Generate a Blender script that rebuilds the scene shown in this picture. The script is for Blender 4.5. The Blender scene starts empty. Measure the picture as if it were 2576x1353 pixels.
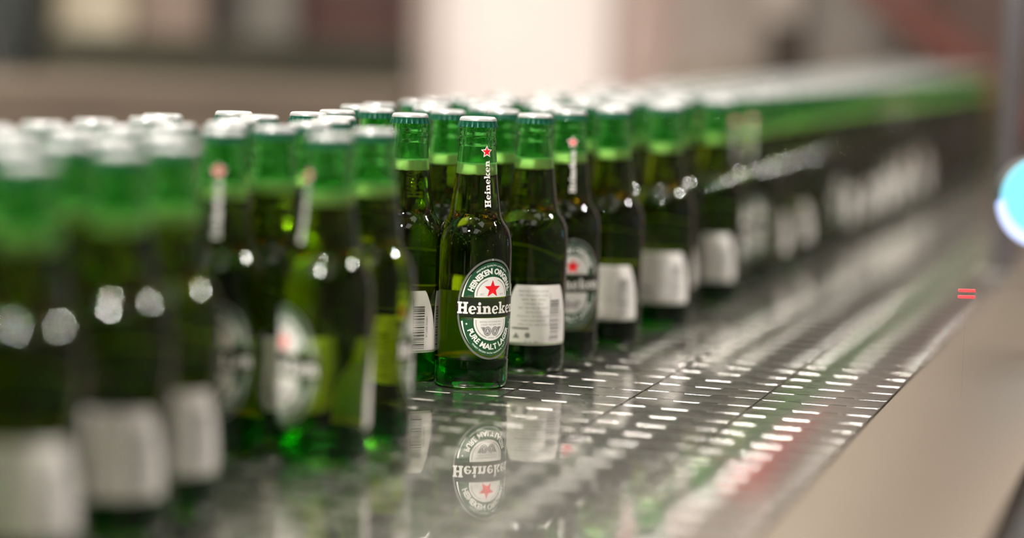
import bpy, bmesh, math, random
from mathutils import Vector, Matrix
random.seed(7)
C = bpy.context.scene.collection
S = bpy.context.scene
R = math.radians
B = 0.95                      # height of the conveyor surface; x runs across the conveyor, y along it

# ------------------------------------------------------------------ camera
YAW, PITCH, ROLL = R(16.6), R(5.92), R(1.8)
F = Vector((-math.sin(YAW)*math.cos(PITCH), math.cos(YAW)*math.cos(PITCH), -math.sin(PITCH)))
R0 = Vector((math.cos(YAW), math.sin(YAW), 0)); U0 = R0.cross(F)
U = U0*math.cos(ROLL) - R0*math.sin(ROLL); RR = R0*math.cos(ROLL) + U0*math.sin(ROLL)
cd = bpy.data.cameras.new('camera'); cam = bpy.data.objects.new('camera', cd); C.objects.link(cam)
m = Matrix((RR, U, -F)).transposed().to_4x4(); m.translation = Vector((0, 0, B+.274))
cam.matrix_world = m
cd.sensor_width = 36; cd.lens = 36*6000/2576; cd.clip_start = .02
cd.dof.use_dof = True; cd.dof.focus_distance = 1.785; cd.dof.aperture_fstop = 1.66
cd.dof.aperture_blades = 0
S.camera = cam

# ------------------------------------------------------------------ world, exposure, sampling limits
w = bpy.data.worlds.new('world'); S.world = w; w.use_nodes = True
w.node_tree.nodes['Background'].inputs[0].default_value = (.9, .85, .8, 1)
w.node_tree.nodes['Background'].inputs[1].default_value = .05
S.view_settings.view_transform = 'Standard'; S.view_settings.look = 'None'
S.view_settings.gamma = 1; S.view_settings.use_curve_mapping = False
S.view_settings.exposure = 0.38
cy = S.cycles
cy.use_denoising = True; cy.max_bounces = 20; cy.transmission_bounces = 18; cy.transparent_max_bounces = 32
cy.diffuse_bounces = 3; cy.glossy_bounces = 6; cy.sample_clamp_indirect = 15; cy.blur_glossy = .3
cy.caustics_refractive = True; cy.caustics_reflective = True

def V(X, d, z=0):             # a place given by its distance d in front of the camera, X to the right of it, z above the belt
    return Vector((X*math.cos(YAW)-d*math.sin(YAW), X*math.sin(YAW)+d*math.cos(YAW), B+z))

# ------------------------------------------------------------------ materials
def mat(name, col, rough=.5, metal=0., emit=None, est=0., noise=None, bump=None, alpha=None, spec=None, coat=0.):
    m_ = bpy.data.materials.new(name); m_.use_nodes = True
    nt = m_.node_tree; p = nt.nodes['Principled BSDF']
    p.inputs['Base Color'].default_value = (*col, 1); p.inputs['Roughness'].default_value = rough
    p.inputs['Metallic'].default_value = metal
    if coat: p.inputs['Coat Weight'].default_value = coat
    if spec is not None: p.inputs['Specular IOR Level'].default_value = spec
    if emit: p.inputs['Emission Color'].default_value = (*emit, 1); p.inputs['Emission Strength'].default_value = est
    if noise:                                   # (scale, amount): mottled wear in the colour
        tc = nt.nodes.new('ShaderNodeTexCoord'); mp = nt.nodes.new('ShaderNodeMapping')
        n = nt.nodes.new('ShaderNodeTexNoise'); n.inputs['Scale'].default_value = noise[0]; n.inputs['Detail'].default_value = 4
        r = nt.nodes.new('ShaderNodeValToRGB'); a = noise[1]
        r.color_ramp.elements[0].color = (*[c*(1-a) for c in col], 1); r.color_ramp.elements[1].color = (*[min(1, c*(1+a)) for c in col], 1)
        r.color_ramp.elements[0].position = .3; r.color_ramp.elements[1].position = .7
        if len(noise) > 2: mp.inputs['Scale'].default_value = noise[2]
        nt.links.new(tc.outputs['Object'], mp.inputs[0]); nt.links.new(mp.outputs[0], n.inputs['Vector'])
        nt.links.new(n.outputs['Fac'], r.inputs[0]); nt.links.new(r.outputs[0], p.inputs['Base Color'])
    if bump:                                    # (scale vector, strength, distance)
        tc = nt.nodes.new('ShaderNodeTexCoord'); mp = nt.nodes.new('ShaderNodeMapping'); mp.inputs['Scale'].default_value = bump[0]
        n = nt.nodes.new('ShaderNodeTexNoise'); n.inputs['Scale'].default_value = 1; n.inputs['Detail'].default_value = 3
        b = nt.nodes.new('ShaderNodeBump'); b.inputs['Strength'].default_value = bump[1]; b.inputs['Distance'].default_value = bump[2]
        nt.links.new(tc.outputs['Object'], mp.inputs[0]); nt.links.new(mp.outputs[0], n.inputs['Vector'])
        nt.links.new(n.outputs['Fac'], b.inputs['Height']); nt.links.new(b.outputs[0], p.inputs['Normal'])
    return m_

def glass_mat(name, tint, ior=1.36, rough=0.0, bump=None, thin=0.):
    m_ = bpy.data.materials.new(name); m_.use_nodes = True; nt = m_.node_tree; nt.nodes.clear()
    o = nt.nodes.new('ShaderNodeOutputMaterial'); mx = nt.nodes.new('ShaderNodeMixShader')
    fr = nt.nodes.new('ShaderNodeFresnel'); fr.inputs[0].default_value = 1.5
    rf = nt.nodes.new('ShaderNodeBsdfRefraction'); rf.inputs['Color'].default_value = (*tint, 1); rf.inputs['IOR'].default_value = ior
    rf.inputs['Roughness'].default_value = rough
    gl = nt.nodes.new('ShaderNodeBsdfGlossy'); gl.inputs['Roughness'].default_value = .02; gl.inputs['Color'].default_value = (1, 1, 1, 1)
    L = nt.links.new
    src = rf.outputs[0]
    if thin:                                    # thin empty neck: part of the light goes straight through the wall
        tr = nt.nodes.new('ShaderNodeBsdfTransparent'); tr.inputs[0].default_value = (*tint, 1); m2 = nt.nodes.new('ShaderNodeMixShader')
        m2.inputs[0].default_value = thin; L(rf.outputs[0], m2.inputs[1]); L(tr.outputs[0], m2.inputs[2]); src = m2.outputs[0]
    L(fr.outputs[0], mx.inputs[0]); L(src, mx.inputs[1]); L(gl.outputs[0], mx.inputs[2]); L(mx.outputs[0], o.inputs[0])
    if bump:
        tc = nt.nodes.new('ShaderNodeTexCoord'); n = nt.nodes.new('ShaderNodeTexNoise'); n.inputs['Scale'].default_value = bump[0]
        b = nt.nodes.new('ShaderNodeBump'); b.inputs['Strength'].default_value = bump[1]; b.inputs['Distance'].default_value = bump[2]
        L(tc.outputs['Object'], n.inputs['Vector']); L(n.outputs['Fac'], b.inputs['Height'])
        for x in (rf, gl, fr): L(b.outputs[0], x.inputs['Normal'])
    return m_

def tint_mat(name, tint):
    m_ = bpy.data.materials.new(name); m_.use_nodes = True; nt = m_.node_tree; nt.nodes.clear()
    o = nt.nodes.new('ShaderNodeOutputMaterial'); t = nt.nodes.new('ShaderNodeBsdfTransparent')
    t.inputs[0].default_value = (*tint, 1); nt.links.new(t.outputs[0], o.inputs[0]); return m_

def ink_mat(name, col, cover, rough=.3):        # printed ink on clear film: part of the light passes through
    m_ = bpy.data.materials.new(name); m_.use_nodes = True; nt = m_.node_tree
    p = nt.nodes['Principled BSDF']; p.inputs['Base Color'].default_value = (*col, 1); p.inputs['Roughness'].default_value = rough
    p.inputs['Alpha'].default_value = cover
    return m_

def steel_belt():
    m_ = bpy.data.materials.new('polished_chain_steel'); m_.use_nodes = True; nt = m_.node_tree; nt.nodes.clear(); L = nt.links.new
    o = nt.nodes.new('ShaderNodeOutputMaterial'); mx = nt.nodes.new('ShaderNodeMixShader')
    a = nt.nodes.new('ShaderNodeBsdfPrincipled'); b = nt.nodes.new('ShaderNodeBsdfPrincipled')
    for p, r_ in ((a, .02), (b, .30)):
        p.inputs['Metallic'].default_value = 1; p.inputs['Roughness'].default_value = r_
        p.inputs['Base Color'].default_value = (.64, .62, .59, 1)
    tc = nt.nodes.new('ShaderNodeTexCoord'); mp = nt.nodes.new('ShaderNodeMapping'); mp.inputs['Scale'].default_value = (14, 900, 1)
    n = nt.nodes.new('ShaderNodeTexNoise'); n.inputs['Scale'].default_value = 1; n.inputs['Detail'].default_value = 2
    bp = nt.nodes.new('ShaderNodeBump'); bp.inputs['Strength'].default_value = .1; bp.inputs['Distance'].default_value = .000008
    n2 = nt.nodes.new('ShaderNodeTexNoise'); n2.inputs['Scale'].default_value = 22; n2.inputs['Detail'].default_value = 5
    mr = nt.nodes.new('ShaderNodeMapRange'); mr.inputs['From Min'].default_value = .35; mr.inputs['From Max'].default_value = .7
    mr.inputs['To Min'].default_value = .2; mr.inputs['To Max'].default_value = .4
    L(tc.outputs['Object'], mp.inputs[0]); L(mp.outputs[0], n.inputs['Vector']); L(n.outputs['Fac'], bp.inputs['Height'])
    L(tc.outputs['Object'], n2.inputs['Vector']); L(n2.outputs['Fac'], mr.inputs['Value']); L(mr.outputs[0], mx.inputs[0])
    L(bp.outputs[0], a.inputs['Normal']); L(bp.outputs[0], b.inputs['Normal'])
    L(a.outputs[0], mx.inputs[1]); L(b.outputs[0], mx.inputs[2]); L(mx.outputs[0], o.inputs[0])
    return m_

M = dict(
    glass=glass_mat('green_bottle_glass', (.57, .89, .43), 1.36, bump=(60, .12, .0004)),
    glass_neck=glass_mat('neck_green_glass', (.38, .82, .36), 1.42, bump=(90, .3, .0005), thin=.2),
    glass_foam=glass_mat('thin_green_glass', (.62, .91, .46), 1.36, thin=.65),
    glass_in=glass_mat('inner_bottle_glass', (.95, .98, .95), 1.36),
    heel=glass_mat('thick_green_glass', (.10, .62, .12), 1.45, bump=(140, .4, .0006)),
    beer=tint_mat('lager', (.98, .78, .14)),
    foam=mat('beer_foam', (.98, .96, .80), .7),
    cap_top=mat('silver_cap_top', (.38, .38, .375), .32, .3),
    cap=mat('green_cap_paint', (.005, .08, .045), .3, .2),
    white=mat('white_print', (.78, .76, .72), .5),
    paper=mat('white_back_label', (.74, .71, .68), .45),
    green=ink_mat('green_print', (.014, .085, .038), .75),
    black=ink_mat('dark_print', (.012, .014, .010), .8),
    red=mat('red_print', (.80, .008, .015), .35),
    grey=mat('grey_print', (.22, .215, .21), .4),
    silver=mat('silver_print', (.22, .23, .21), .35, .5),
    drop=glass_mat('water', (.97, .99, .97), 1.33),
    belt=steel_belt(),
    edge=mat('worn_steel_edge', (.60, .57, .54), .30, 1.),
    gap=mat('dark_underside', (.02, .02, .02), .6, .5),
    plate=mat('stainless_plate', (.17, .138, .108), .5, 1., bump=((30, 200, 30), .1, .0003)),
    steel=mat('brushed_steel', (.45, .43, .40), .35, 1.),
)

for k_ in ('red', 'grey', 'silver'):             # the film under the print is white, so its back shows white
    nt = M[k_].node_tree; p = nt.nodes['Principled BSDF']; g = nt.nodes.new('ShaderNodeNewGeometry'); mx = nt.nodes.new('ShaderNodeMix'); mx.data_type = 'RGBA'
    mx.inputs[6].default_value = p.inputs['Base Color'].default_value[:]; mx.inputs[7].default_value = (.74, .72, .68, 1)
    nt.links.new(g.outputs['Backfacing'], mx.inputs[0]); nt.links.new(mx.outputs[2], p.inputs['Base Color'])

# ------------------------------------------------------------------ mesh helpers
def tag(o, label=None, cat=None, group=None, kind=None):
    if label: o['label'] = label
    if cat: o['category'] = cat
    if group: o['group'] = group
    if kind: o['kind'] = kind
    return o
def empty(name, loc=(0, 0, 0), rz=0):
    o = bpy.data.objects.new(name, None); C.objects.link(o); o.location = loc; o.rotation_euler = (0, 0, rz)
    o.empty_display_size = .02; return o
def obj(name, bm, mats, parent=None, smooth=None, loc=None):
    me = bpy.data.meshes.new(name); bm.to_mesh(me); bm.free()
    for x in (mats if isinstance(mats, (list, tuple)) else [mats]): me.materials.append(x)
    if smooth is not None:
        for p in me.polygons: p.use_smooth = True
        if smooth > 0: me.set_sharp_from_angle(angle=R(smooth))
    o = bpy.data.objects.new(name, me); C.objects.link(o)
    if parent: o.parent = parent
    if loc is not None: o.location = loc
    return o
def box(bm, x0, x1, y0, y1, z0, z1, bev=0., mi=0):
    vs = [bm.verts.new((x, y, z)) for z in (z0, z1) for y in (y0, y1) for x in (x0, x1)]
    fs = [bm.faces.new([vs[i] for i in f]) for f in ((0, 2, 3, 1), (4, 5, 7, 6), (0, 1, 5, 4), (2, 6, 7, 3), (0, 4, 6, 2), (1, 3, 7, 5))]
    for f in fs: f.material_index = mi
    if bev:
        es = list({e for f in fs for e in f.edges})
        bmesh.ops.bevel(bm, geom=es, offset=bev, segments=2, affect='EDGES', profile=.5, material=-1)
    return bm
def lathe(bm, prof, n=48, mi=0, rfun=None, close=True):
    """prof: (r, z) pairs from the axis outwards and back; rfun(r, z, angle) may flute the radius."""
    rings = []
    for r, z in prof:
        if r < 1e-6: rings.append([bm.verts.new((0, 0, z))])
        else:
            ring = []
            for i in range(n):
                a = 2*math.pi*i/n; rr = rfun(r, z, a) if rfun else r
                ring.append(bm.verts.new((rr*math.cos(a), rr*math.sin(a), z)))
            rings.append(ring)
    for k in range(len(rings)-1):
        a_, b_ = rings[k], rings[k+1]; mm = mi(k) if callable(mi) else mi
        for i in range(n):
            j = (i+1) % n
            if len(a_) == 1 and len(b_) == 1: continue
            if len(a_) == 1: f = bm.faces.new((a_[0], b_[j], b_[i]))
            elif len(b_) == 1: f = bm.faces.new((a_[i], a_[j], b_[0]))
            else: f = bm.faces.new((a_[i], a_[j], b_[j], b_[i]))
            f.material_index = mm
    return bm
def tube(bm, pts, r, n=10, mi=0):
    pts = [Vector(p) for p in pts]; prev = None
    for k, p in enumerate(pts):
        t = (pts[min(k+1, len(pts)-1)]-pts[max(k-1, 0)]).normalized()
        a = t.orthogonal().normalized() if k == 0 else (a - t*a.dot(t)).normalized()
        b = t.cross(a); ring = [bm.verts.new(p+r*(a*math.cos(2*math.pi*i/n)+b*math.sin(2*math.pi*i/n))) for i in range(n)]
        if prev:
            for i in range(n): bm.faces.new((prev[i], prev[(i+1) % n], ring[(i+1) % n], ring[i])).material_index = mi
        else: bm.faces.new(ring[::-1]).material_index = mi
        prev = ring
    bm.faces.new(prev).material_index = mi
    return bm

# ------------------------------------------------------------------ the bottle profile (metres, axis at 0)
PROF = [(0, .0045), (.012, .0040), (.020, .0022), (.0235, .0004), (.0255, .0003), (.0272, .0015), (.0281, .0045), (.0283, .010),
        (.0283, .0205), (.0279, .0215), (.0279, .0225), (.0285, .0237), (.0287, .030), (.0287, .060), (.0288, .100), (.0287, .106), (.0284, .110), (.0277, .114), (.0265, .1177),
        (.0247, .1212), (.0226, .1243), (.0209, .1268), (.0199, .1292), (.0193, .1325), (.0185, .138), (.0172, .148), (.0160, .158),
        (.0150, .168), (.0144, .1755), (.0140, .1800), (.0139, .1812), (.01425, .1822), (.0144, .1840), (.0143, .1860), (.0137, .1872),
        (.0134, .1884), (.0136, .1896), (.0139, .1912), (.0139, .1935), (.0136, .1950), (.0131, .1956), (.0131, .1990)]
def rad(z):
    for (r0, z0), (r1, z1) in zip(PROF[3:], PROF[4:]):
        if z0 <= z <= z1 and z1 > z0: return r0+(r1-r0)*(z-z0)/(z1-z0)
    return .0131
FOAM0, FOAM1 = .1595, .1675

# ------------------------------------------------------------------ flat artwork wrapped round the bottle
class Art:
    def __init__(s): s.bm = bmesh.new(); s.lay = s.bm.verts.layers.float.new('off')
    def poly(s, pts, mi, layer=0):
        vs = [s.bm.verts.new((x, y, 0)) for x, y in pts]
        for v in vs: v[s.lay] = layer
        f = s.bm.faces.new(vs); f.material_index = mi
        if f.calc_area() > 0 and f.normal_update() is None and f.normal.z < 0: f.normal_flip()
        return f
    def strip(s, a, b, mi, layer=0):
        for i in range(len(a)-1):
            if (Vector(a[i])-Vector(b[i])).length < 1e-7 and (Vector(a[i+1])-Vector(b[i+1])).length < 1e-7: continue
            q = [a[i], a[i+1], b[i+1], b[i]]; s.poly(q, mi, layer)
    def rect(s, x0, x1, y0, y1, mi, layer=0): s.poly([(x0, y0), (x1, y0), (x1, y1), (x0, y1)], mi, layer)
    def text(s, body, size, mi, layer, fn, bold=0., wide=1.):
        """fn(x, y) places the glyph points; text is centred on x = 0."""
        cu = bpy.data.curves.new('t', 'FONT'); cu.body = body; cu.size = size; cu.offset = bold; cu.align_x = 'CENTER'; cu.resolution_u = 3
        o = bpy.data.objects.new('t', cu); me = bpy.data.meshes.new_from_object(o)
        vs = []
        for v in me.vertices:
            x, y = fn(v.co.x*wide, v.co.y); nv = s.bm.verts.new((x, y, 0)); nv[s.lay] = layer; vs.append(nv)
        for p in me.polygons:
            try: f = s.bm.faces.new([vs[i] for i in p.vertices]); f.material_index = mi
            except ValueError: pass
        bpy.data.objects.remove(o); bpy.data.curves.remove(cu); bpy.data.meshes.remove(me)
    def wrap(s, name, mats, parent, z0, base=.00012, dx=.0022, dy=None):
        bm = s.bm; xs = [v.co.x for v in bm.verts]; ys = [v.co.y for v in bm.verts]
        bmesh.ops.triangulate(bm, faces=[f for f in bm.faces if len(f.verts) > 4])
        k = math.ceil(min(xs)/dx)
        while k*dx < max(xs):
            bmesh.ops.bisect_plane(bm, geom=bm.verts[:]+bm.edges[:]+bm.faces[:], plane_co=(k*dx, 0, 0), plane_no=(1, 0, 0)); k += 1
        if dy:
            k = math.ceil(min(ys)/dy)
            while k*dy < max(ys):
                bmesh.ops.bisect_plane(bm, geom=bm.verts[:]+bm.edges[:]+bm.faces[:], plane_co=(0, k*dy, 0), plane_no=(0, 1, 0)); k += 1
        for v in bm.verts:
            z = z0+v.co.y; rr = rad(z); a = -math.pi/2+v.co.x/rr; rr += base+v[s.lay]*.00007
            v.co = Vector((rr*math.cos(a), rr*math.sin(a), z))
        for f in bm.faces:
            f.normal_update(); c = f.calc_center_median()
            if f.normal.x*c.x+f.normal.y*c.y < 0: f.normal_flip()
        return obj(name, bm, mats, parent, smooth=0)

def arc(cx, cy, a, b, t0, t1, n=32): return [(cx+a*math.cos(R(t0+(t1-t0)*i/n)), cy+b*math.sin(R(t0+(t1-t0)*i/n))) for i in range(n+1)]

def slab_word(A, x0, y0, h, mi, layer, width, fn=lambda x, y: (x, y)):
    """The heavy slab-serif word with leaning e's."""
    k = h; W = dict(H=1.02, e=.74, i=.50, n=.88, k=.90); word = 'Heineken'; gap = .035
    tot = sum(W[c] for c in word)+gap*(len(word)-1); kx = width/tot; cx = [0]
    def P(pts): A.poly([fn(x0+(cx[0]+x)*kx, y0+y*k) for x, y in pts], mi, layer)
    def Rr(a, b, c, d): P([(a, c), (b, c), (b, d), (a, d)])
    def St(a, b): A.strip([fn(x0+(cx[0]+x)*kx, y0+y*k) for x, y in a], [fn(x0+(cx[0]+x)*kx, y0+y*k) for x, y in b], mi, layer)
    for c in word:
        if c == 'H':
            for q in (0, .54):
                Rr(q+.10, q+.36, 0, 1); Rr(q, q+.47, 0, .15); Rr(q, q+.47, .85, 1)
            Rr(.3, .7, .42, .59)
        elif c == 'e':
            o = arc(.37, .335, .36, .36, 5, 318, 26); i_ = arc(.39, .345, .145, .245, 5, 318, 26); St(o, i_)
            P([(.22, .27), (.71, .36), (.73, .43), (.22, .38)])
        elif c == 'i':
            Rr(.12, .37, 0, .66); Rr(0, .49, 0, .13); Rr(0, .37, .54, .66); P(arc(.25, .86, .135, .14, 0, 350, 12))
        elif c == 'n':
            Rr(.09, .33, 0, .66); Rr(0, .42, 0, .13); Rr(0, .33, .54, .66); Rr(.53, .77, 0, .45); Rr(.46, .87, 0, .13)
            St(arc(.52, .42, .25, .27, 0, 180, 14), arc(.42, .38, .11, .13, 0, 180, 14))
        elif c == 'k':
            Rr(.09, .33, 0, 1); Rr(0, .33, .88, 1); Rr(0, .42, 0, .13); P([(.30, .24), (.44, .28), (.74, .56), (.56, .60)])
            Rr(.47, .86, .54, .66); P([(.34, .34), (.50, .42), (.84, .08), (.60, .04)]); Rr(.48, .91, 0, .13)
        cx[0] += W[c]+gap

def star(A, cx, cy, r, mi, layer, inner=.42):
    A.poly([(cx+(r if i % 2 == 0 else r*inner)*math.sin(math.pi*i/5), cy+(r if i % 2 == 0 else r*inner)*math.cos(math.pi*i/5)) for i in range(10)], mi, layer)

mm = .001
def front_label(parent, name='front_label'):
    A = Art(); WH, GR, BK, RD, GY, SV = range(6)
    a, b = 26.9*mm, 37.8*mm
    A.strip(arc(0, 0, a, b, 0, 360, 96), arc(0, 0, a-1.5*mm, b-1.5*mm, 0, 360, 96), SV, 0)
    # green field above and below the word
    for sg, lim in ((1, 9.3*mm), (-1, 7.2*mm)):
        aa, bb = a-2.6*mm, b-2.6*mm; t = math.degrees(math.asin((lim)/bb))
        pts = arc(0, 0, aa, bb*sg, t, 180-t, 60)
        A.strip(pts, [(x, sg*lim) for x, y in pts], GR, 0)
    A.rect(-27.6*mm, 27.6*mm, -5.9*mm, 8.2*mm, BK, 0)
    # white arcs beside the word, and hairlines
    for sg in (1, -1):
        for t0, t1 in ((15, 47), (133, 165)):
            n = 20; o = arc(0, 0, a-2.5*mm, sg*(b-2.5*mm), t0, t1, n); i_ = []
            for q, (x, y) in enumerate(o):
                th = 1.5*mm*max(.12, (1-q/n) if t0 < 90 else q/n); i_.append((x*(1-th/a), y*(1-th/b)))
            A.strip(o, i_, WH, 1)
        y = 9.0*mm if sg > 0 else -6.7*mm
        for sx in (1, -1):
            A.rect(min(sx*15*mm, sx*21*mm), max(sx*15*mm, sx*21*mm), y, y+.35*mm, SV, 1); A.rect(min(sx*15*mm, sx*19*mm), max(sx*15*mm, sx*19*mm), y+sg*1*mm, y+sg*1*mm+.3*mm, SV, 1)
    # domes
    for sg, lo, hi, mid in ((1, 9.0*mm, 24.3*mm, 11*mm), (-1, 6.6*mm, 23.4*mm, 9.5*mm)):
        def dome(hw, top, bot, mi, layer):
            pts = [(-hw, bot)]+arc(0, mid, hw, top-mid, 180, 0, 30)+[(hw, bot)]
            pts = [(x, sg*y) for x, y in pts]; A.strip(pts[:16+1], [(-x, y) for x, y in pts[:16+1]], mi, layer)
        dome(14.0*mm, hi, lo, WH, 1); 
        def line(hw, top, bot, th, mi, layer):
            o = [(-hw, bot)]+arc(0, mid, hw, top-mid, 180, 110, 14); i_ = [(-hw+th, bot)]+arc(0, mid, hw-th, top-mid-th, 180, 110, 14)
            A.strip([(x, sg*y) for x, y in o], [(x, sg*y) for x, y in i_], mi, layer)
            A.strip([(-x, sg*y) for x, y in o], [(-x, sg*y) for x, y in i_], mi, layer)
        line(12.5*mm, hi-1.5*mm, lo+1.2*mm, .5*mm, GY, 2)
    star(A, 0, 15.2*mm, 6.9*mm, RD, 2)
    for s_, x in (('EST.', -8), ('1873', 8)): A.text(s_, 1.9*mm, GY, 2, lambda px, py, x=x: (px+x*mm, py+10.6*mm))
    # the word
    slab_word(A, -26.6*mm, -3.4*mm, 8.8*mm, WH, 2, 53.4*mm)
    # bowed lettering
    def bow(body, size, a_, b_, sg, mi, bold, wide, layer=2):
        tab = [(0, 0)]; N = 600; L = 0; px, py = 0, b_
        for i in range(1, N+1):
            t = math.pi*.62*i/N; x, y = a_*math.sin(t), b_*math.cos(t); L += math.hypot(x-px, y-py); tab.append((L, t)); px, py = x, y
        def tt(s_):
            q = abs(s_); lo_ = 0
            for L_, t_ in tab:
                if L_ >= q: return math.copysign(t_, s_)
            return math.copysign(tab[-1][1], s_)
        def fn(x, y):
            t = tt(x); cx_, cy_ = a_*math.sin(t), b_*math.cos(t); nx, ny = math.sin(t)/a_, math.cos(t)/b_; l = math.hypot(nx, ny)
            if sg > 0: return cx_+nx/l*y, cy_+ny/l*y
            return cx_+nx/l*(size*.72-y), -(cy_+ny/l*(size*.72-y))
        A.text(body, size, mi, layer, fn, bold, wide)
    bow('HEINEKEN ORIGINAL', 5.7*mm, 17.6*mm, 26.6*mm, 1, WH, .26*mm, .80)
    bow('PURE MALT LAGER', 5.7*mm, 17.4*mm, 26.0*mm, -1, WH, .20*mm, .84)
    bow('PREMIUM QUALITY LAGER BEER', 1.6*mm, 22.3*mm, 32.3*mm, 1, WH, .02*mm, 1.2)
    bow('FINEST RECIPE WITH NATURAL MALT', 1.6*mm, 22.3*mm, 32.3*mm, -1, WH, .02*mm, 1.2)
    for sx in (1, -1): star(A, sx*19.3*mm, -11.0*mm, 1.0*mm, WH, 2)
    # lower dome: two lines of small print and two round medals
    A.text('BREWED WITH PURE MALT', 1.55*mm, GY, 2, lambda x, y: (x, y-9.9*mm))
    A.text('UNDER THE SAME CARE', 1.55*mm, GY, 2, lambda x, y: (x, y-12.0*mm))
    for sx in (1, -1):
        cx = sx*3.2*mm; A.poly(arc(cx, -16.4*mm, 3.1*mm, 3.5*mm, 0, 350, 24), GY, 2)
        A.strip(arc(cx, -16.4*mm, 2.3*mm, 2.7*mm, 0, 360, 24), arc(cx, -16.4*mm, 2.0*mm, 2.4*mm, 0, 360, 24), WH, 3)
        A.poly([(cx-1.1*mm, -17.6*mm), (cx-.1*mm, -14.8*mm), (cx+.1*mm, -14.8*mm), (cx+1.1*mm, -17.6*mm), (cx+.5*mm, -17.6*mm), (cx, -16.0*mm), (cx-.5*mm, -17.6*mm)], WH, 3)
        A.poly([(sx*8.8*mm, -13.2*mm), (sx*5.4*mm, -13.2*mm), (sx*5.9*mm, -17.4*mm)], GY, 2)
    A.rect(-2.6*mm, 2.6*mm, -21.5*mm, -21.2*mm, SV, 2)
    return A.wrap(name, [M['white'], M['green'], M['black'], M['red'], M['grey'], M['silver']], parent, .0607)

def neck_label(parent, name='neck_label'):
    A = Art()
    star(A, 0, 177.0*mm-.15, 4.9*mm, 0, 1, .50); star(A, 0, 177.0*mm-.15, 3.7*mm, 1, 2)
    slab_word(A, -15.2*mm, 0, 5.0*mm, 0, 1, 34.5*mm, fn=lambda x, y: (2.3*mm-y, x+1.2*mm))
    return A.wrap(name, [M['white'], M['red']], parent, .150, dy=.002)

def back_label(parent, name='back_label'):
    rnd = random.Random(3); A = Art(); P, G = 0, 1
    # shield: straight foot, bowed shoulders, flat top
    ys = [-23.7*mm+47.2*mm*i/24 for i in range(25)]
    def hw(y):
        t = (y+23.7*mm)/(47.2*mm); return (28.5-.5*t)*mm if t < .25 else (28.4*math.cos((t-.25)*1.1)*1)*mm-(.6*mm if t > .98 else 0)
    A.strip([(-hw(y), y) for y in ys], [(hw(y), y) for y in ys], P, 0)
    words = ['BREWED FROM WATER', 'MALTED BARLEY HOPS', 'BIERE  BEER  BIRRA', 'CERVEZA  PIVO', 'BEST BEFORE SEE NECK', 'SERVE COLD', 'PRODUCT OF HOLLAND', 'CONTAINS BARLEY', 'KEEP COOL AND DARK']
    for i, s_ in enumerate(words):
        y = (20-3.3*i)*mm; A.text(s_, 2.3*mm, G, 1, lambda x, yy, y=y: (x-4.5*mm, yy+y-2*mm))
    # row of marks at the foot
    A.rect(-22*mm, -8*mm, -11.5*mm, -9.8*mm, G, 1)
    A.poly(arc(-9*mm, -16*mm, 2.2*mm, 2.2*mm, 0, 345, 16), G, 1)
    A.poly([(-21*mm, -18.5*mm), (-15*mm, -18.5*mm), (-18*mm, -14*mm)], G, 1)
    A.text('25 cl  5%', 3.2*mm, G, 1, lambda x, y: (x-6*mm, y-22.5*mm))
    # bar code, its bars lying across
    y = -20.5*mm
    while y < 12*mm:
        t = rnd.choice((.35, .35, .7, 1.0))*mm; A.rect(9.6*mm, 18.6*mm, y, y+t, 2, 1); y += t+rnd.choice((.4, .7, 1.1))*mm
    A.rect(9.0*mm, 9.5*mm, -20*mm, 17*mm, G, 1)
    A.text('8712000 056841', 2.4*mm, G, 1, lambda x, yy: (21.5*mm-yy, x-4*mm))
    return A.wrap(name, [M['paper'], M['grey'], M['black']], parent, .0462)

# ------------------------------------------------------------------ one bottle with its parts
def mk_glass(parent):
    bm = bmesh.new()
    lathe(bm, PROF, 56, mi=lambda k: 2 if PROF[k][1] < .0215 and k < 9 else 4 if .157 < PROF[k][1] < .165 else 3 if PROF[k][1] > .157 else 0)
    top = [(.0131, .1990), (.0092, .1992)]
    n0 = len(bm.verts); lathe(bm, top, 56, mi=0)
    cav = [(.0092, .1992), (.0092, .190), (.0100, .182), (.0108, .176), (rad(.1685)-.0030, .1685), (0, .1682)]
    lathe(bm, cav, 56, mi=1)
    bmesh.ops.remove_doubles(bm, verts=bm.verts[:], dist=1e-5)
    bmesh.ops.recalc_face_normals(bm, faces=bm.faces[:])
    return obj('glass', bm, [M['glass'], M['glass_in'], M['heel'], M['glass_neck'], M['glass_foam']], parent, smooth=60)
def mk_beer(parent):
    pr = [(0, .014), (.018, .0135), (.0235, .016), (.0258, .022)]
    pr += [(r-.0018, z) for r, z in PROF if .024 < z < .1594]+[(rad(.1594)-.0012, .1594), (0, .1594)]
    bm = bmesh.new(); lathe(bm, pr, 40); bmesh.ops.recalc_face_normals(bm, faces=bm.faces[:])
    return obj('beer', bm, M['beer'], parent, smooth=60)
def mk_foam(parent):
    r0, r1 = rad(FOAM0)-.0005, rad(FOAM1)-.0005
    bm = bmesh.new(); lathe(bm, [(0, FOAM0+.0001), (r0*.93, FOAM0), (r0, FOAM0+.0006), (r1, FOAM1-.0006), (r1*.9, FOAM1+.0002), (0, FOAM1)], 40)
    for v in bm.verts:
        if v.co.z > FOAM1-.001 or v.co.z < FOAM0+.0008: v.co.z += random.uniform(-.0004, .0004)
    bmesh.ops.recalc_face_normals(bm, faces=bm.faces[:])
    return obj('foam', bm, M['foam'], parent, smooth=60)
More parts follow.
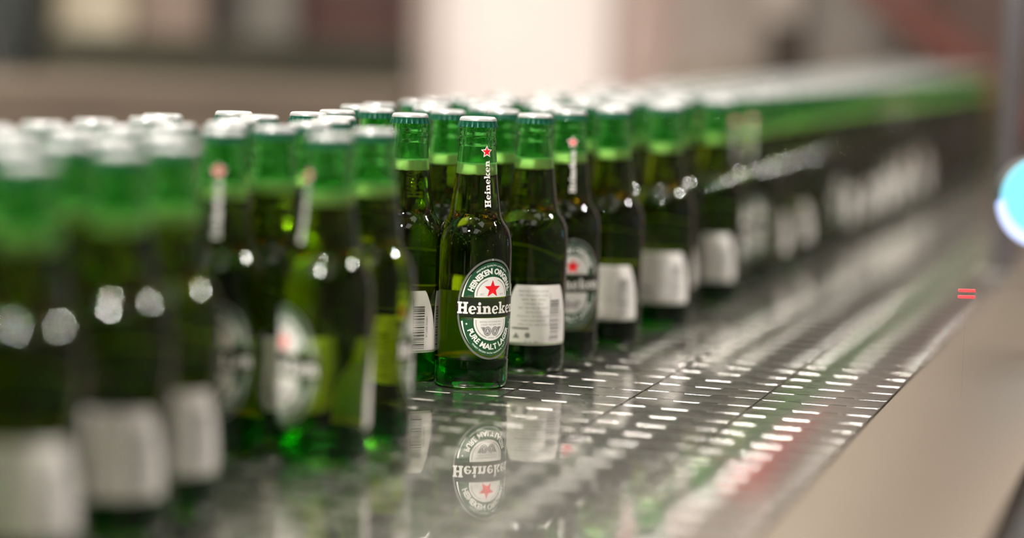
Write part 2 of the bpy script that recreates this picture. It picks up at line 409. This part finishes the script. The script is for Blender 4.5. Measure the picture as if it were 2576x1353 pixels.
def mk_cap(parent):
    pr = [(0, .2021), (.0085, .2022), (.0108, .2025), (.0122, .2024), (.0132, .2017), (.0138, .2007), (.0140, .1996), (.0141, .1988),
          (.0143, .1972), (.0146, .1956), (.0147, .1950), (.0142, .1950), (.0136, .1985), (.0132, .1994), (0, .1996)]
    def rf(r, z, a):
        if z > .1985 or r < .0137: return r
        t = (.1990-z)/.004; return r+.0009*t*(1 if math.cos(21*a) > 0 else -1)*abs(math.cos(21*a))**.5
    bm = bmesh.new(); lathe(bm, pr, 168, mi=lambda k: 0 if k < 6 else 1, rfun=rf)
    bmesh.ops.recalc_face_normals(bm, faces=bm.faces[:])
    return obj('crown_cap', bm, [M['cap_top'], M['cap']], parent, smooth=50)
def mk_droplets(parent, seed, n=110):
    rnd = random.Random(seed); bm = bmesh.new()
    for i in range(n):
        z = rnd.triangular(.100, .135, .120); a = rnd.uniform(0, 2*math.pi); r = rad(z); s_ = rnd.uniform(.00025, .0008)
        sl = (rad(z+.001)-rad(z-.001))/.002; nrm = Vector((math.cos(a), math.sin(a), -sl)).normalized()
        mtx = Matrix.Translation((r*math.cos(a), r*math.sin(a), z))@nrm.to_track_quat('Z', 'Y').to_matrix().to_4x4()@Matrix.Diagonal((s_, s_, s_*.55, 1))
        bmesh.ops.create_icosphere(bm, subdivisions=2, radius=1, matrix=mtx)
    o = obj('water_droplets', bm, M['drop'], parent, smooth=0); o['kind'] = 'stuff'; return o

proto = empty('beer_bottle')
parts = dict(glass=mk_glass(proto), beer=mk_beer(proto), foam=mk_foam(proto), cap=mk_cap(proto),
             neck=neck_label(proto), front=front_label(proto), back=back_label(proto))
parts['back'].rotation_euler.z = math.pi
first = [True]
def bottle(x, y, face, label, group=None, labels=('neck', 'front', 'back'), drops=0):
    """face: direction the oval front label looks to, degrees to the right of straight at the camera, seen from the camera."""
    to = math.atan2(0-x, -(0-y))*-1                      # turn from -y towards the camera
    rz = math.atan2(-x, y)*1.0
    rz = math.atan2(0-x, 0-y)                             # bearing of the camera from the bottle
    ang = math.pi - rz + R(face)                          # label sits at local -y
    if first[0]:
        root = proto; first[0] = False; ch = dict(parts)
    else:
        root = proto.copy(); C.objects.link(root); ch = {}
        for k, p in parts.items():
            if k in ('neck', 'front', 'back') and k not in labels: continue
            c = p.copy(); C.objects.link(c); c.parent = root; ch[k] = c
    root.location = (x, y, B); root.rotation_euler = (0, 0, ang)
    for k in ('label', 'category', 'group'):
        if k in root: del root[k]
    tag(root, label, 'beer bottle', group)
    if drops: mk_droplets(root, drops, 130)
    return root

G_FRONT, G_PACK = 'bottles along the near edge of the crowd', 'bottles packed on the conveyor'
SPEC = [  # x, y, facing of the front label, label
    (-.538, 1.704, 30, 'sharp green beer bottle at the front with oval label and red star', 5),
    (-.523, 1.806, 196, 'green bottle just right of the sharp one, white back label turned to the viewer', 6),
    (-.596, 1.716, 174, 'green beer bottle just left of the sharp one, showing a bar code strip', 7),
    (-.596, 1.808, 190, 'green bottle whose neck rises behind the sharp bottle, slightly left', 8),
    (-.5215, 1.903, 13, 'green bottle with blurred oval label and star, second to the right of the sharp bottle', 0),
    (-.506, 1.990, 180, 'green bottle with blurred white back label, third to the right of the sharp bottle', 0),
    (-.493, 2.134, 181, 'green bottle with squarish white label, fourth to the right of the sharp bottle', 0),
    (-.491, 2.350, 176, 'green beer bottle with a slanting white back label, right of the squarish label one', 0),
    (-.499, 2.568, 5, 'green bottle with faint oval label, right of the slanting white label', 0),
    (-.499, 2.850, 178, 'green beer bottle with a dim pale label, last readable one towards the right', 0),
    (-.546, 1.020, 180, 'green beer bottle in the bottom left corner, its big white label cut by the frame', 0),
    (-.548, 1.125, 176, 'green beer bottle with the largest whole white label, bottom left', 0),
    (-.550, 1.193, 186, 'green beer bottle half hidden right of the largest white label', 0),
    (-.596, 1.3645, -10, 'blurred green bottle with a full oval label, left of the one whose oval turns away', 0),
    (-.525, 1.364, -62, 'blurred green bottle whose oval label turns left and white back label peeps out right', 0),
    (-.526, 1.445, 95, 'large blurred green bottle directly left of the sharp bottle, bare glass to the viewer', 0),
]
placed = []
for x, y, fc, lb, dr in SPEC:
    bottle(x, y, fc, lb, drops=dr); placed.append((x, y))

def lerp(tab, y):
    if y <= tab[0][0]: return tab[0][1]
    for (a, b), (c, d) in zip(tab, tab[1:]):
        if y <= c: return b+(d-b)*(y-a)/(c-a)
    return tab[-1][1]
front = [(.9, -.545), (1.0, -.575), (1.2, -.585), (1.3, -.60), (1.45, -.585), (1.55, -.60), (1.62, -.615), (1.7, -.64), (1.9, -.55), (2.0, -.53), (2.6, -.50), (5, -.495)]
back = [(1.0, -.80), (1.25, -.76), (1.45, -.72), (1.75, -.68), (2.0, -.69), (5, -.69)]
rnd = random.Random(11)
k = 0; cand = [(-.485-i*.0028, .93+j*.0028) for j in range(1475) for i in range(120)]
for x, y in sorted(cand, key=lambda c: c[1]-.35*c[0]):
    if x > lerp(front, y)+.002 or x < lerp(back, y): continue
    x += rnd.uniform(-.0003, .0003)
    if any(abs(y-b) < .058 and (x-a)**2+(y-b)**2 < .0580**2 for a, b in placed): continue
    placed.append((x, y)); fc = rnd.uniform(0, 360) if not 1.55 < y < 2.3 else rnd.uniform(150, 215)
    edge = x > lerp(front, y)-.055
    SEC = [(1.06, 'at the left frame edge'), (1.25, 'just behind the big white labels at lower left'), (1.42, 'around the two left oval labels'), (1.62, 'just left of the sharp bottle'),
           (1.80, 'close behind the sharp bottle'), (2.0, 'behind the blurred oval label right of the sharp bottle'), (2.3, 'behind the squarish white label'),
           (2.6, 'behind the slanting white label'), (3.0, 'behind the dim pale label'), (3.6, 'in the soft green blur right of the last pale label'),
           (4.3, 'in the green blur near the right end'), (9, 'at the far right end of the crowd')]
    where = next(t for l_, t in SEC if y < l_)
    row = 'nearest rank' if edge else 'second rank' if x > lerp(front, y)-.105 else 'rear ranks'
    g = 'bottles %s, %s' % (where, row)
    bottle(x, y, fc, 'green bottle %s, %s' % (where, row), g, labels=('neck', 'front', 'back') if (edge and y < 4) or y < 1.3 else ('neck',) if y < 2.2 else ())
    k += 1
print('bottles', k+len(SPEC))

# ------------------------------------------------------------------ conveyor
PITCHX, PL = .0892, .0381
cont = [(0, 0), (.20, 0), (.215, 3.4), (.335, 3.4), (.35, -3.2), (.57, -3.2), (.585, 3.2), (.715, 3.2), (.73, -1.0), (.76, 0), (1, 0)]
def link_bm(bm, cx=0, cy=0, xw=.0878, bev=True):
    g = .0009; up = [(-xw/2+f*xw, PL/2-g+d*mm) for f, d in cont]; lo = [(-xw/2+f*xw, -PL/2+g+d*mm) for f, d in cont]
    c = .0016; up[0] = (up[0][0]+c, up[0][1]); up[-1] = (up[-1][0]-c, up[-1][1]); lo[0] = (lo[0][0]+c, lo[0][1]); lo[-1] = (lo[-1][0]-c, lo[-1][1])
    pts = lo+[(xw/2, -PL/2+g+c), (xw/2, PL/2-g-c)]+up[::-1]+[(-xw/2, PL/2-g-c), (-xw/2, -PL/2+g+c)]
    vt = [bm.verts.new((cx+x, cy+y, 0)) for x, y in pts]; vb = [bm.verts.new((cx+x, cy+y, -.003)) for x, y in pts]
    top = bm.faces.new(vt); n = len(pts)
    for i in range(n): bm.faces.new((vb[i], vb[(i+1) % n], vt[(i+1) % n], vt[i]))
    if bev: bmesh.ops.bevel(bm, geom=[e for e in top.edges if not all(abs(abs(v.co.x-cx)-xw/2) < 1e-6 for v in e.verts)], offset=.00032, segments=2, affect='EDGES', profile=.5)
    for f in bm.faces:
        if f.normal.length < .5: f.normal_update()
        if abs(f.normal.z) < .98: f.material_index = 1
    return bm
lk = obj('chain_link', link_bm(bmesh.new()), [M['belt'], M['edge']], None); link_mesh = lk.data; bpy.data.objects.remove(lk)
seams = [-.2325-PITCHX*i for i in range(8)]
CH_LAB = ['steel chain strip beside the tan side plate, rightmost of the conveyor strips', 'empty steel chain strip with green reflections, second from the right edge plate',
          'steel chain strip carrying the sharp bottle reflection, just in front of the bottle row', 'steel chain strip under the front row of bottles']
for i in range(7):
    cx = seams[i]-PITCHX/2; y0 = .72
    if i < 4:
        ch = tag(empty('conveyor_chain', (cx, y0, B)), CH_LAB[i], 'conveyor chain')
        for k in range(100):
            o = bpy.data.objects.new('chain_link', link_mesh); C.objects.link(o); o.parent = ch; o.location = (0, PL*k+.0064+(0, .0042, .0, .0)[i], 0)
        bm = bmesh.new()
        for k in range(100, 121): link_bm(bm, 0, PL*k+.0064+(0, .0042, 0, 0)[i], bev=False)
        tag(obj('far_chain_links', bm, [M['belt'], M['edge']], ch), kind='stuff')
    else:
        bm = bmesh.new()
        for k in range(121): link_bm(bm, 0, PL*k, bev=False)
        tag(obj('conveyor_chain', bm, [M['belt'], M['edge']], loc=(cx, y0, B)), 'steel chain strip hidden under the crowd of bottles, %s from the front' % ('second', 'third', 'fourth')[i-4], 'conveyor chain')

fr = tag(empty('conveyor_table', (-.5, 3.4, 0)), 'stainless conveyor table with a tan-looking side plate right of the chains', 'conveyor')
def fpart(name, bm, m_, smooth=None):
    o = obj(name, bm, m_, fr, smooth=smooth); o.location = (.5, -3.4, 0); return o
Y0, Y1 = .5, 5.4
bm = bmesh.new(); box(bm, -.2319, -.113, Y0, Y1, B-.010, B-.0004, .0008)
fpart('side_plate', bm, M['plate'], 40)
bm = bmesh.new(); box(bm, -.120, -.114, Y0, Y1, B-.16, B-.0105, .001); fpart('side_panel', bm, M['plate'], 40)
bm = bmesh.new(); box(bm, -.90, -.862, Y0, Y1, B-.010, B+.0, .001); fpart('side_plate', bm, M['plate'], 40)
bm = bmesh.new(); box(bm, -.90, -.894, Y0, Y1, B-.16, B-.0105, .001); fpart('side_panel', bm, M['plate'], 40)
bm = bmesh.new(); box(bm, -.861, -.2325, Y0, Y1, B-.030, B-.012); fpart('chain_bed', bm, M['gap'])
for y in (1.0, 3.0, 5.2):
    for x in (-.17, -.87):
        bm = bmesh.new(); box(bm, x-.025, x+.025, y-.025, y+.025, 0.012, B-.011, .003)
        leg = fpart('leg', bm, M['steel'], 40)
        bm = bmesh.new(); lathe(bm, [(0, .012), (.05, .012), (.05, .004), (.042, 0), (0, 0)], 20)
        o = obj('levelling_foot', bm, M['gap'], leg, smooth=40); o.location = (x, y, 0)
def guide_rail(x, z, r, ya, yb, m_, out, ys):
    bm = bmesh.new(); tube(bm, [(x, ya, z), (x, yb, z)], r, 12); ra = fpart('guide_rail', bm, m_, 40)
    for y in ys: obj('bracket', tube(bmesh.new(), [(x+out, y, B-.0105), (x+out, y, z), (x+.002, y, z)], .005, 8), M['steel'], ra, smooth=40)
guide_rail(-.84, B+.07, .006, .6, 5.35, M['steel'], -.04, (1.3, 2.7, 4.1, 5.3))
guide_rail(-.088, B+.012, .009, .5, 3.1, M['gap'], -.0265, (1.0, 1.8, 2.5))

# ------------------------------------------------------------------ room
def plane_mat(name, col, **k): return mat(name, col, .7, **k)
WALL = mat('painted_wall', (.50, .44, .40), .8, noise=(1.5, .12)); FLOOR = mat('sealed_floor', (.16, .15, .14), .35, noise=(3, .2))
WDARK = mat('darkened_wall', (.09, .08, .075), .8, noise=(1.5, .12))  # unseen walls behind and right of camera, darkened to cut reflections in the glass
CEIL = mat('ceiling_panels', (.55, .52, .49), .8)
def rbox(name, x0, x1, y0, y1, z0, z1, m_):
    return tag(obj(name, box(bmesh.new(), x0, x1, y0, y1, z0, z1), m_), kind='structure')
X0, X1, YA, YB, H = -6.5, 3.0, -3.5, 8.6, 4.6
rbox('floor', X0-.1, X1+.1, YA-.1, YB+.1, -.1, 0, FLOOR)
rbox('ceiling', X0-.1, X1+.1, YA-.1, YB+.1, H, H+.1, CEIL)
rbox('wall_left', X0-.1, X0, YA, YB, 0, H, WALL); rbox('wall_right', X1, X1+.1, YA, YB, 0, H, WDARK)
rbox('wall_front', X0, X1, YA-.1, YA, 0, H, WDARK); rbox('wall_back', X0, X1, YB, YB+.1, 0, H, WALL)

# lamps: a pair for the shoulder glints; added fill lamps and ceiling lights
FILL_GLOW = mat('fill_light_glow', (1, 1, 1), .5, emit=(1, .93, .85), est=1.5)
DARK = mat('dark_housing', (.04, .04, .04), .5)
LAMP_LOW = mat('lamp_glow_soft', (1, 1, 1), .5, emit=(1, .95, .88), est=420)
LAMP_HIGH = mat('lamp_glow_strong', (1, 1, 1), .5, emit=(1, .95, .88), est=620)
for x, y in ((-.75, -.6), (-1.0, 1.2), (-3.2, 3.4), (-4.2, 5.4), (1.7, 2.9)):  # first pair follows the shoulder glints; the rest are unseen lamps added as fill
    t = tag(empty('high_bay_and_fill_lamp', (x, y, B+2.3)), 'unseen round high bay lamp over the hall, in a set with added fill lamps', 'lamp', 'high bay lamps of the hall')
    bm = bmesh.new(); lathe(bm, [(0, .16), (.05, .16), (.06, .10), (.20, .04), (.205, 0), (.195, 0), (.05, .095), (0, .1)], 32); obj('lamp_shade', bm, DARK, t, smooth=40)
    bm = bmesh.new(); lathe(bm, [(0, .008), (.13, .008), (.14, .018), (.13, .028), (0, .028)], 24); obj('bulb', bm, LAMP_HIGH if y < 0 else LAMP_LOW, t, smooth=40)
    bm = bmesh.new(); tube(bm, [(0, 0, .16), (0, 0, H-B-2.3)], .006, 6); obj('hanging_cable', bm, DARK, t, smooth=40)
FAR_FILL_GLOW = mat('far_fill_light_glow', (1, 1, 1), .5, emit=(1, .93, .85), est=7)
for x in (-4.6, -2.0, .9):  # unseen panels added for ambient fill, the far ones to lighten belt and background
    for y in (-1.7, 1.2, 4.1, 7.0):
        t = tag(empty('fill_ceiling_light', (x, y, H-.08)), 'unseen wide ceiling light added above the bottling hall as fill', 'ceiling light', 'added wide ceiling lights')
        obj('housing', box(bmesh.new(), -.62, .62, -1.02, 1.02, .0, .08), DARK, t)
        obj('diffuser', box(bmesh.new(), -.6, .6, -1.0, 1.0, -.012, -.0005), FAR_FILL_GLOW if y > 3 else FILL_GLOW, t)

# ------------------------------------------------------------------ things behind, given by where they stand in front of the camera
def cabinet(name, label, cat, Xa, Xb, d, ztop, depth, col, group=None, rough=.55, metal=0., zbot=None, door=True, handle=True, z_off=None, red=None):
    """a floor standing machine or cupboard: body, door with handle, foot plinth"""
    c = V((Xa+Xb)/2, d, 0); c.z = 0; t = tag(empty(name, c, YAW), label, cat, group); hw = (Xb-Xa)/2; top = B+ztop
    m1 = mat(name+'_paint', col, rough, metal, noise=(4, .12), spec=.5 if ztop > .5 else .08)
    obj('body', box(bmesh.new(), -hw, hw, 0, depth, .08, top, .008), m1, t, smooth=40)
    obj('plinth', box(bmesh.new(), -hw+.02, hw-.02, .02, depth-.02, 0, .079), DARK, t)
    if door:
        dr = obj('door', box(bmesh.new(), -hw+.03, hw-.03, -.016, -.0005, .13, top-.05, .004), m1, t, smooth=40)
        if handle: obj('handle', tube(bmesh.new(), [(hw-.08, -.017, top*.55), (hw-.08, -.045, top*.55), (hw-.08, -.045, top*.55+.14), (hw-.08, -.017, top*.55+.14)], .007, 8), M['steel'], dr, smooth=40)
    return t
def px(x, d): return (x-1288)/6000*d
cabinet('machine_housing', 'long low tan machine housing behind the bottles at the left', 'machine', px(-250, 4.3), px(1000, 4.3), 4.3, .274-(228-38)/6000*4.3, .6, (.12, .092, .07))
cabinet('machine_housing', 'dark olive machine housing behind the low tan one', 'machine', px(95, 5.0), px(1010, 5.0), 5.0, .274-(100-38)/6000*5.0, .3, (.04, .038, .026))
cabinet('electrical_cabinet', 'near black cabinet at the far left edge of the background', 'cabinet', px(-300, 5.0), px(66, 5.0), 5.0, .9, .28, (.012, .016, .012))
cabinet('electrical_cabinet', 'tan cabinet at the upper left, brightest blur there', 'cabinet', px(105, 5.6), px(310, 5.6), 5.6, .9, .4, (.62, .54, .40))
cabinet('electrical_cabinet', 'brownish pink cabinet at the top, between the tan one and the grey column', 'cabinet', px(320, 5.6), px(500, 5.6), 5.6, .9, .4, (.30, .215, .17))
cabinet('electrical_cabinet', 'dark brown cabinet at the top, left of the grey column', 'cabinet', px(508, 5.6), px(577, 5.6), 5.6, .9, .4, (.03, .024, .018))
cabinet('steel_column', 'grey column at the top left of the bright window', 'column', px(585, 5.6), px(725, 5.6), 5.6, 3.5, .3, (.24, .215, .185), door=False)
cabinet('electrical_cabinet', 'dark red cabinet at the top, directly left of the bright window', 'cabinet', px(735, 5.65), px(1010, 5.65), 5.65, .9, .4, (.06, .018, .012))
# bright window wall: tall frosted pane
wd = px(1, 7.2)*0; d_ = 6.9
c = V((px(1085, d_)+px(1510, d_))/2, d_, 0); c.z = 0; hw = (px(1510, d_)-px(1085, d_))/2
t = tag(empty('window_1', c, YAW), kind='structure')
PANE = mat('daylit_frosted_pane', (.35, .32, .30), .6, emit=(1, .84, .73), est=.53)
obj('pane', box(bmesh.new(), -hw, hw, .0, .02, .3, 3.4), PANE, t)
FRM = mat('window_frame_paint', (.5, .42, .38), .5)
bm = bmesh.new(); box(bm, -hw-.06, -hw-.001, -.02, .05, 0, 3.5); box(bm, hw+.001, hw+.06, -.02, .05, 0, 3.5); box(bm, -hw-.06, hw+.06, -.02, .05, .2, .299); box(bm, -hw-.06, hw+.06, -.02, .05, 3.401, 3.5)
obj('window_frame', bm, FRM, t)
cabinet('steel_column', 'pinkish beige column at the right edge of the bright window', 'column', px(1560, 6.6), px(1680, 6.6), 6.6, 3.5, .2, (.62, .47, .42), door=False)
cabinet('storage_rack', 'beige storage rack panel right of the bright window', 'rack', px(1690, 6.5), px(1905, 6.5), 6.5, 1.6, .4, (.40, .345, .30))
cabinet('steel_column', 'dark brown column above the far right bottles', 'column', px(1925, 6.0), px(2015, 6.0), 6.0, .274-(38-60)/6000*6, .2, (.05, .038, .03), door=False)
cabinet('storage_rack', 'grey storage rack panel at the upper right', 'rack', px(2020, 6.5), px(2270, 6.5), 6.5, 1.6, .4, (.27, .235, .21))
cabinet('electrical_cabinet', 'dark reddish brown cabinet in the upper right corner', 'cabinet', px(2340, 6.2), px(2900, 6.2), 6.2, 1.3, .4, (.10, .055, .043))
cabinet('barrier_panel', 'low tan panel behind the far end of the bottles, under the storage racks', 'panel', px(1640, 6.1), px(2330, 6.1), 6.25, .274-(150-62)/6000*6.25, .05, (.30, .245, .20), door=False)
# slanting red brown conveyor cover at the upper right
t = tag(empty('chute', V(px(2440, 5.9), 5.9, 0), YAW), 'slanting reddish brown chute in the upper right corner', 'chute')
bm = bmesh.new()
for a, b in (((-.30, 0, .42), (.22, 0, .02)),):
    d = Vector(b)-Vector(a); n = Vector((-d.z, 0, d.x)).normalized()*.035
    vs = [bm.verts.new(Vector(p)+s_*n+Vector((0, q, 0))) for p in (a, b) for s_ in (1, -1) for q in (0, .15)]
    for f in ((0, 1, 3, 2), (4, 6, 7, 5), (0, 4, 5, 1), (2, 3, 7, 6), (0, 2, 6, 4), (1, 5, 7, 3)): bm.faces.new([vs[i] for i in f])
bmesh.ops.recalc_face_normals(bm, faces=bm.faces[:])
obj('trough', bm, mat('red_oxide', (.17, .05, .035), .5), t)
bm = bmesh.new(); box(bm, -.02, .02, .05, .09, -B, .19); obj('support_leg', bm, DARK, t)

# sensor lamp on a grey post at the right
t = tag(empty('signal_lamp', V(px(2618, 2.1), 2.1, -.0)), 'round glowing cyan signal lamp cut off by the right frame edge', 'lamp'); t.rotation_euler.z = YAW
CY = mat('cyan_glow', (.1, .4, .5), .3, emit=(.17, .44, .58), est=.9); CW = mat('pale_blue_glow', (.3, .4, .6), .3, emit=(.5, .56, .95), est=.9)
def disc(bm, r, y0, y1, cz, sy=1., n=40):
    a = [bm.verts.new((r*math.cos(2*math.pi*i/n), y0, cz+sy*r*math.sin(2*math.pi*i/n))) for i in range(n)]
    b = [bm.verts.new((v.co.x, y1, v.co.z)) for v in a]
    bm.faces.new(a); bm.faces.new(b[::-1])
    for i in range(n): bm.faces.new((a[i], b[i], b[(i+1) % n], a[(i+1) % n]))
    bmesh.ops.recalc_face_normals(bm, faces=bm.faces[:]); return bm
obj('lens', disc(bmesh.new(), .037, -.010, .0, .133), CY, t, smooth=40)
bm = bmesh.new()
o = arc(0, .131, .041, .041, 185, 355, 24); i_ = arc(0, .137, .036, .036, 185, 355, 24)
va = [[bm.verts.new((x, yy, z)) for x, z in q] for yy in (-.014, -.002) for q in (o, i_)]
for k in range(24):
    bm.faces.new((va[0][k], va[0][k+1], va[1][k+1], va[1][k])); bm.faces.new((va[2][k], va[3][k], va[3][k+1], va[2][k+1]))
    bm.faces.new((va[0][k], va[2][k], va[2][k+1], va[0][k+1])); bm.faces.new((va[1][k], va[1][k+1], va[3][k+1], va[3][k]))
obj('glowing_rim', bm, CW, t, smooth=40)
obj('lamp_housing', disc(bmesh.new(), .036, .0005, .04, .133), DARK, t, smooth=40)
obj('stand', tube(bmesh.new(), [(.012, .02, 0), (.012, .02, .098)], .006, 10), M['steel'], t, smooth=40)
t = tag(empty('guard_post', V(px(2528, 2.75), 2.75, 0)), 'grey upright post above the cyan lamp at the right edge', 'post')
bm = bmesh.new(); box(bm, -.013, .013, -.012, .012, 0, .40, .003); obj('upright', bm, mat('grey_post_paint', (.06, .052, .056), .5), t, smooth=40)
bm = bmesh.new(); box(bm, -.026, .026, -.026, .026, -.0, .004); obj('foot_plate', bm, M['steel'], t)
# two red LED bars on a thin clear stem
t = tag(empty('indicator_light', Vector((-.182, 1.813, B)), YAW), 'tiny red indicator of two glowing bars over the side plate', 'indicator light')
RED = mat('red_glow', (.5, .02, .02), .4, emit=(1, .09, .10), est=.75)
for z in (.077, .0818): obj('led_bar', box(bmesh.new(), -.0065, .0065, -.001, .001, z, z+.0023, .0005), RED, t, smooth=40)
obj('clear_stem', tube(bmesh.new(), [(0, .0015, 0), (0, .0015, .086)], .0003, 8), tint_mat('clear_rod', (.96, .97, .96)), t, smooth=40)

# things overhead that the chains mirror
def panel(name, label, cat, loc, size, col, tilt=0.):
    t = tag(empty(name, loc, YAW), label, cat); sx, sy, sz = size
    p = obj('panel', box(bmesh.new(), -sx/2, sx/2, -sy/2, sy/2, -sz/2, sz/2, .01), mat(name+'_paint', col, .5), t, smooth=40); p.rotation_euler.y = R(tilt)
    for s_ in (-1, 1): obj('hanging_rod', tube(bmesh.new(), [(s_*sx*.4*math.cos(R(tilt)), 0, sz*.4-s_*sx*.4*math.sin(R(tilt))), (s_*sx*.4*math.cos(R(tilt)), 0, H-loc[2])], .004, 8), M['steel'], t, smooth=40)
panel('hanging_sign', 'plain red board hung far behind the bottles above the picture, mirrored in the chains', 'sign', V(.655, 6.2, .77), (.2, .03, .32), (.50, .015, .02), -32)
panel('hanging_sign', 'plain red board hung at the right above the conveyor', 'sign', (1.0, 2.6, B+1.7), (.6, .03, .4), (.75, .03, .03))
t = tag(empty('overhead_beam', (-2.77, 3.5, B+2.0)), 'green overhead beam running along the hall, mirrored in the chains', 'beam')
obj('girder', box(bmesh.new(), -.13, .13, -5, 5, -.24, .24, .01), mat('green_beam_paint', (.06, .50, .16), .5), t, smooth=40)
for y in (-3, 0, 3): obj('hanging_rod', tube(bmesh.new(), [(0, y, .24), (0, y, H-B-2.0)], .012, 8), M['steel'], t, smooth=40)
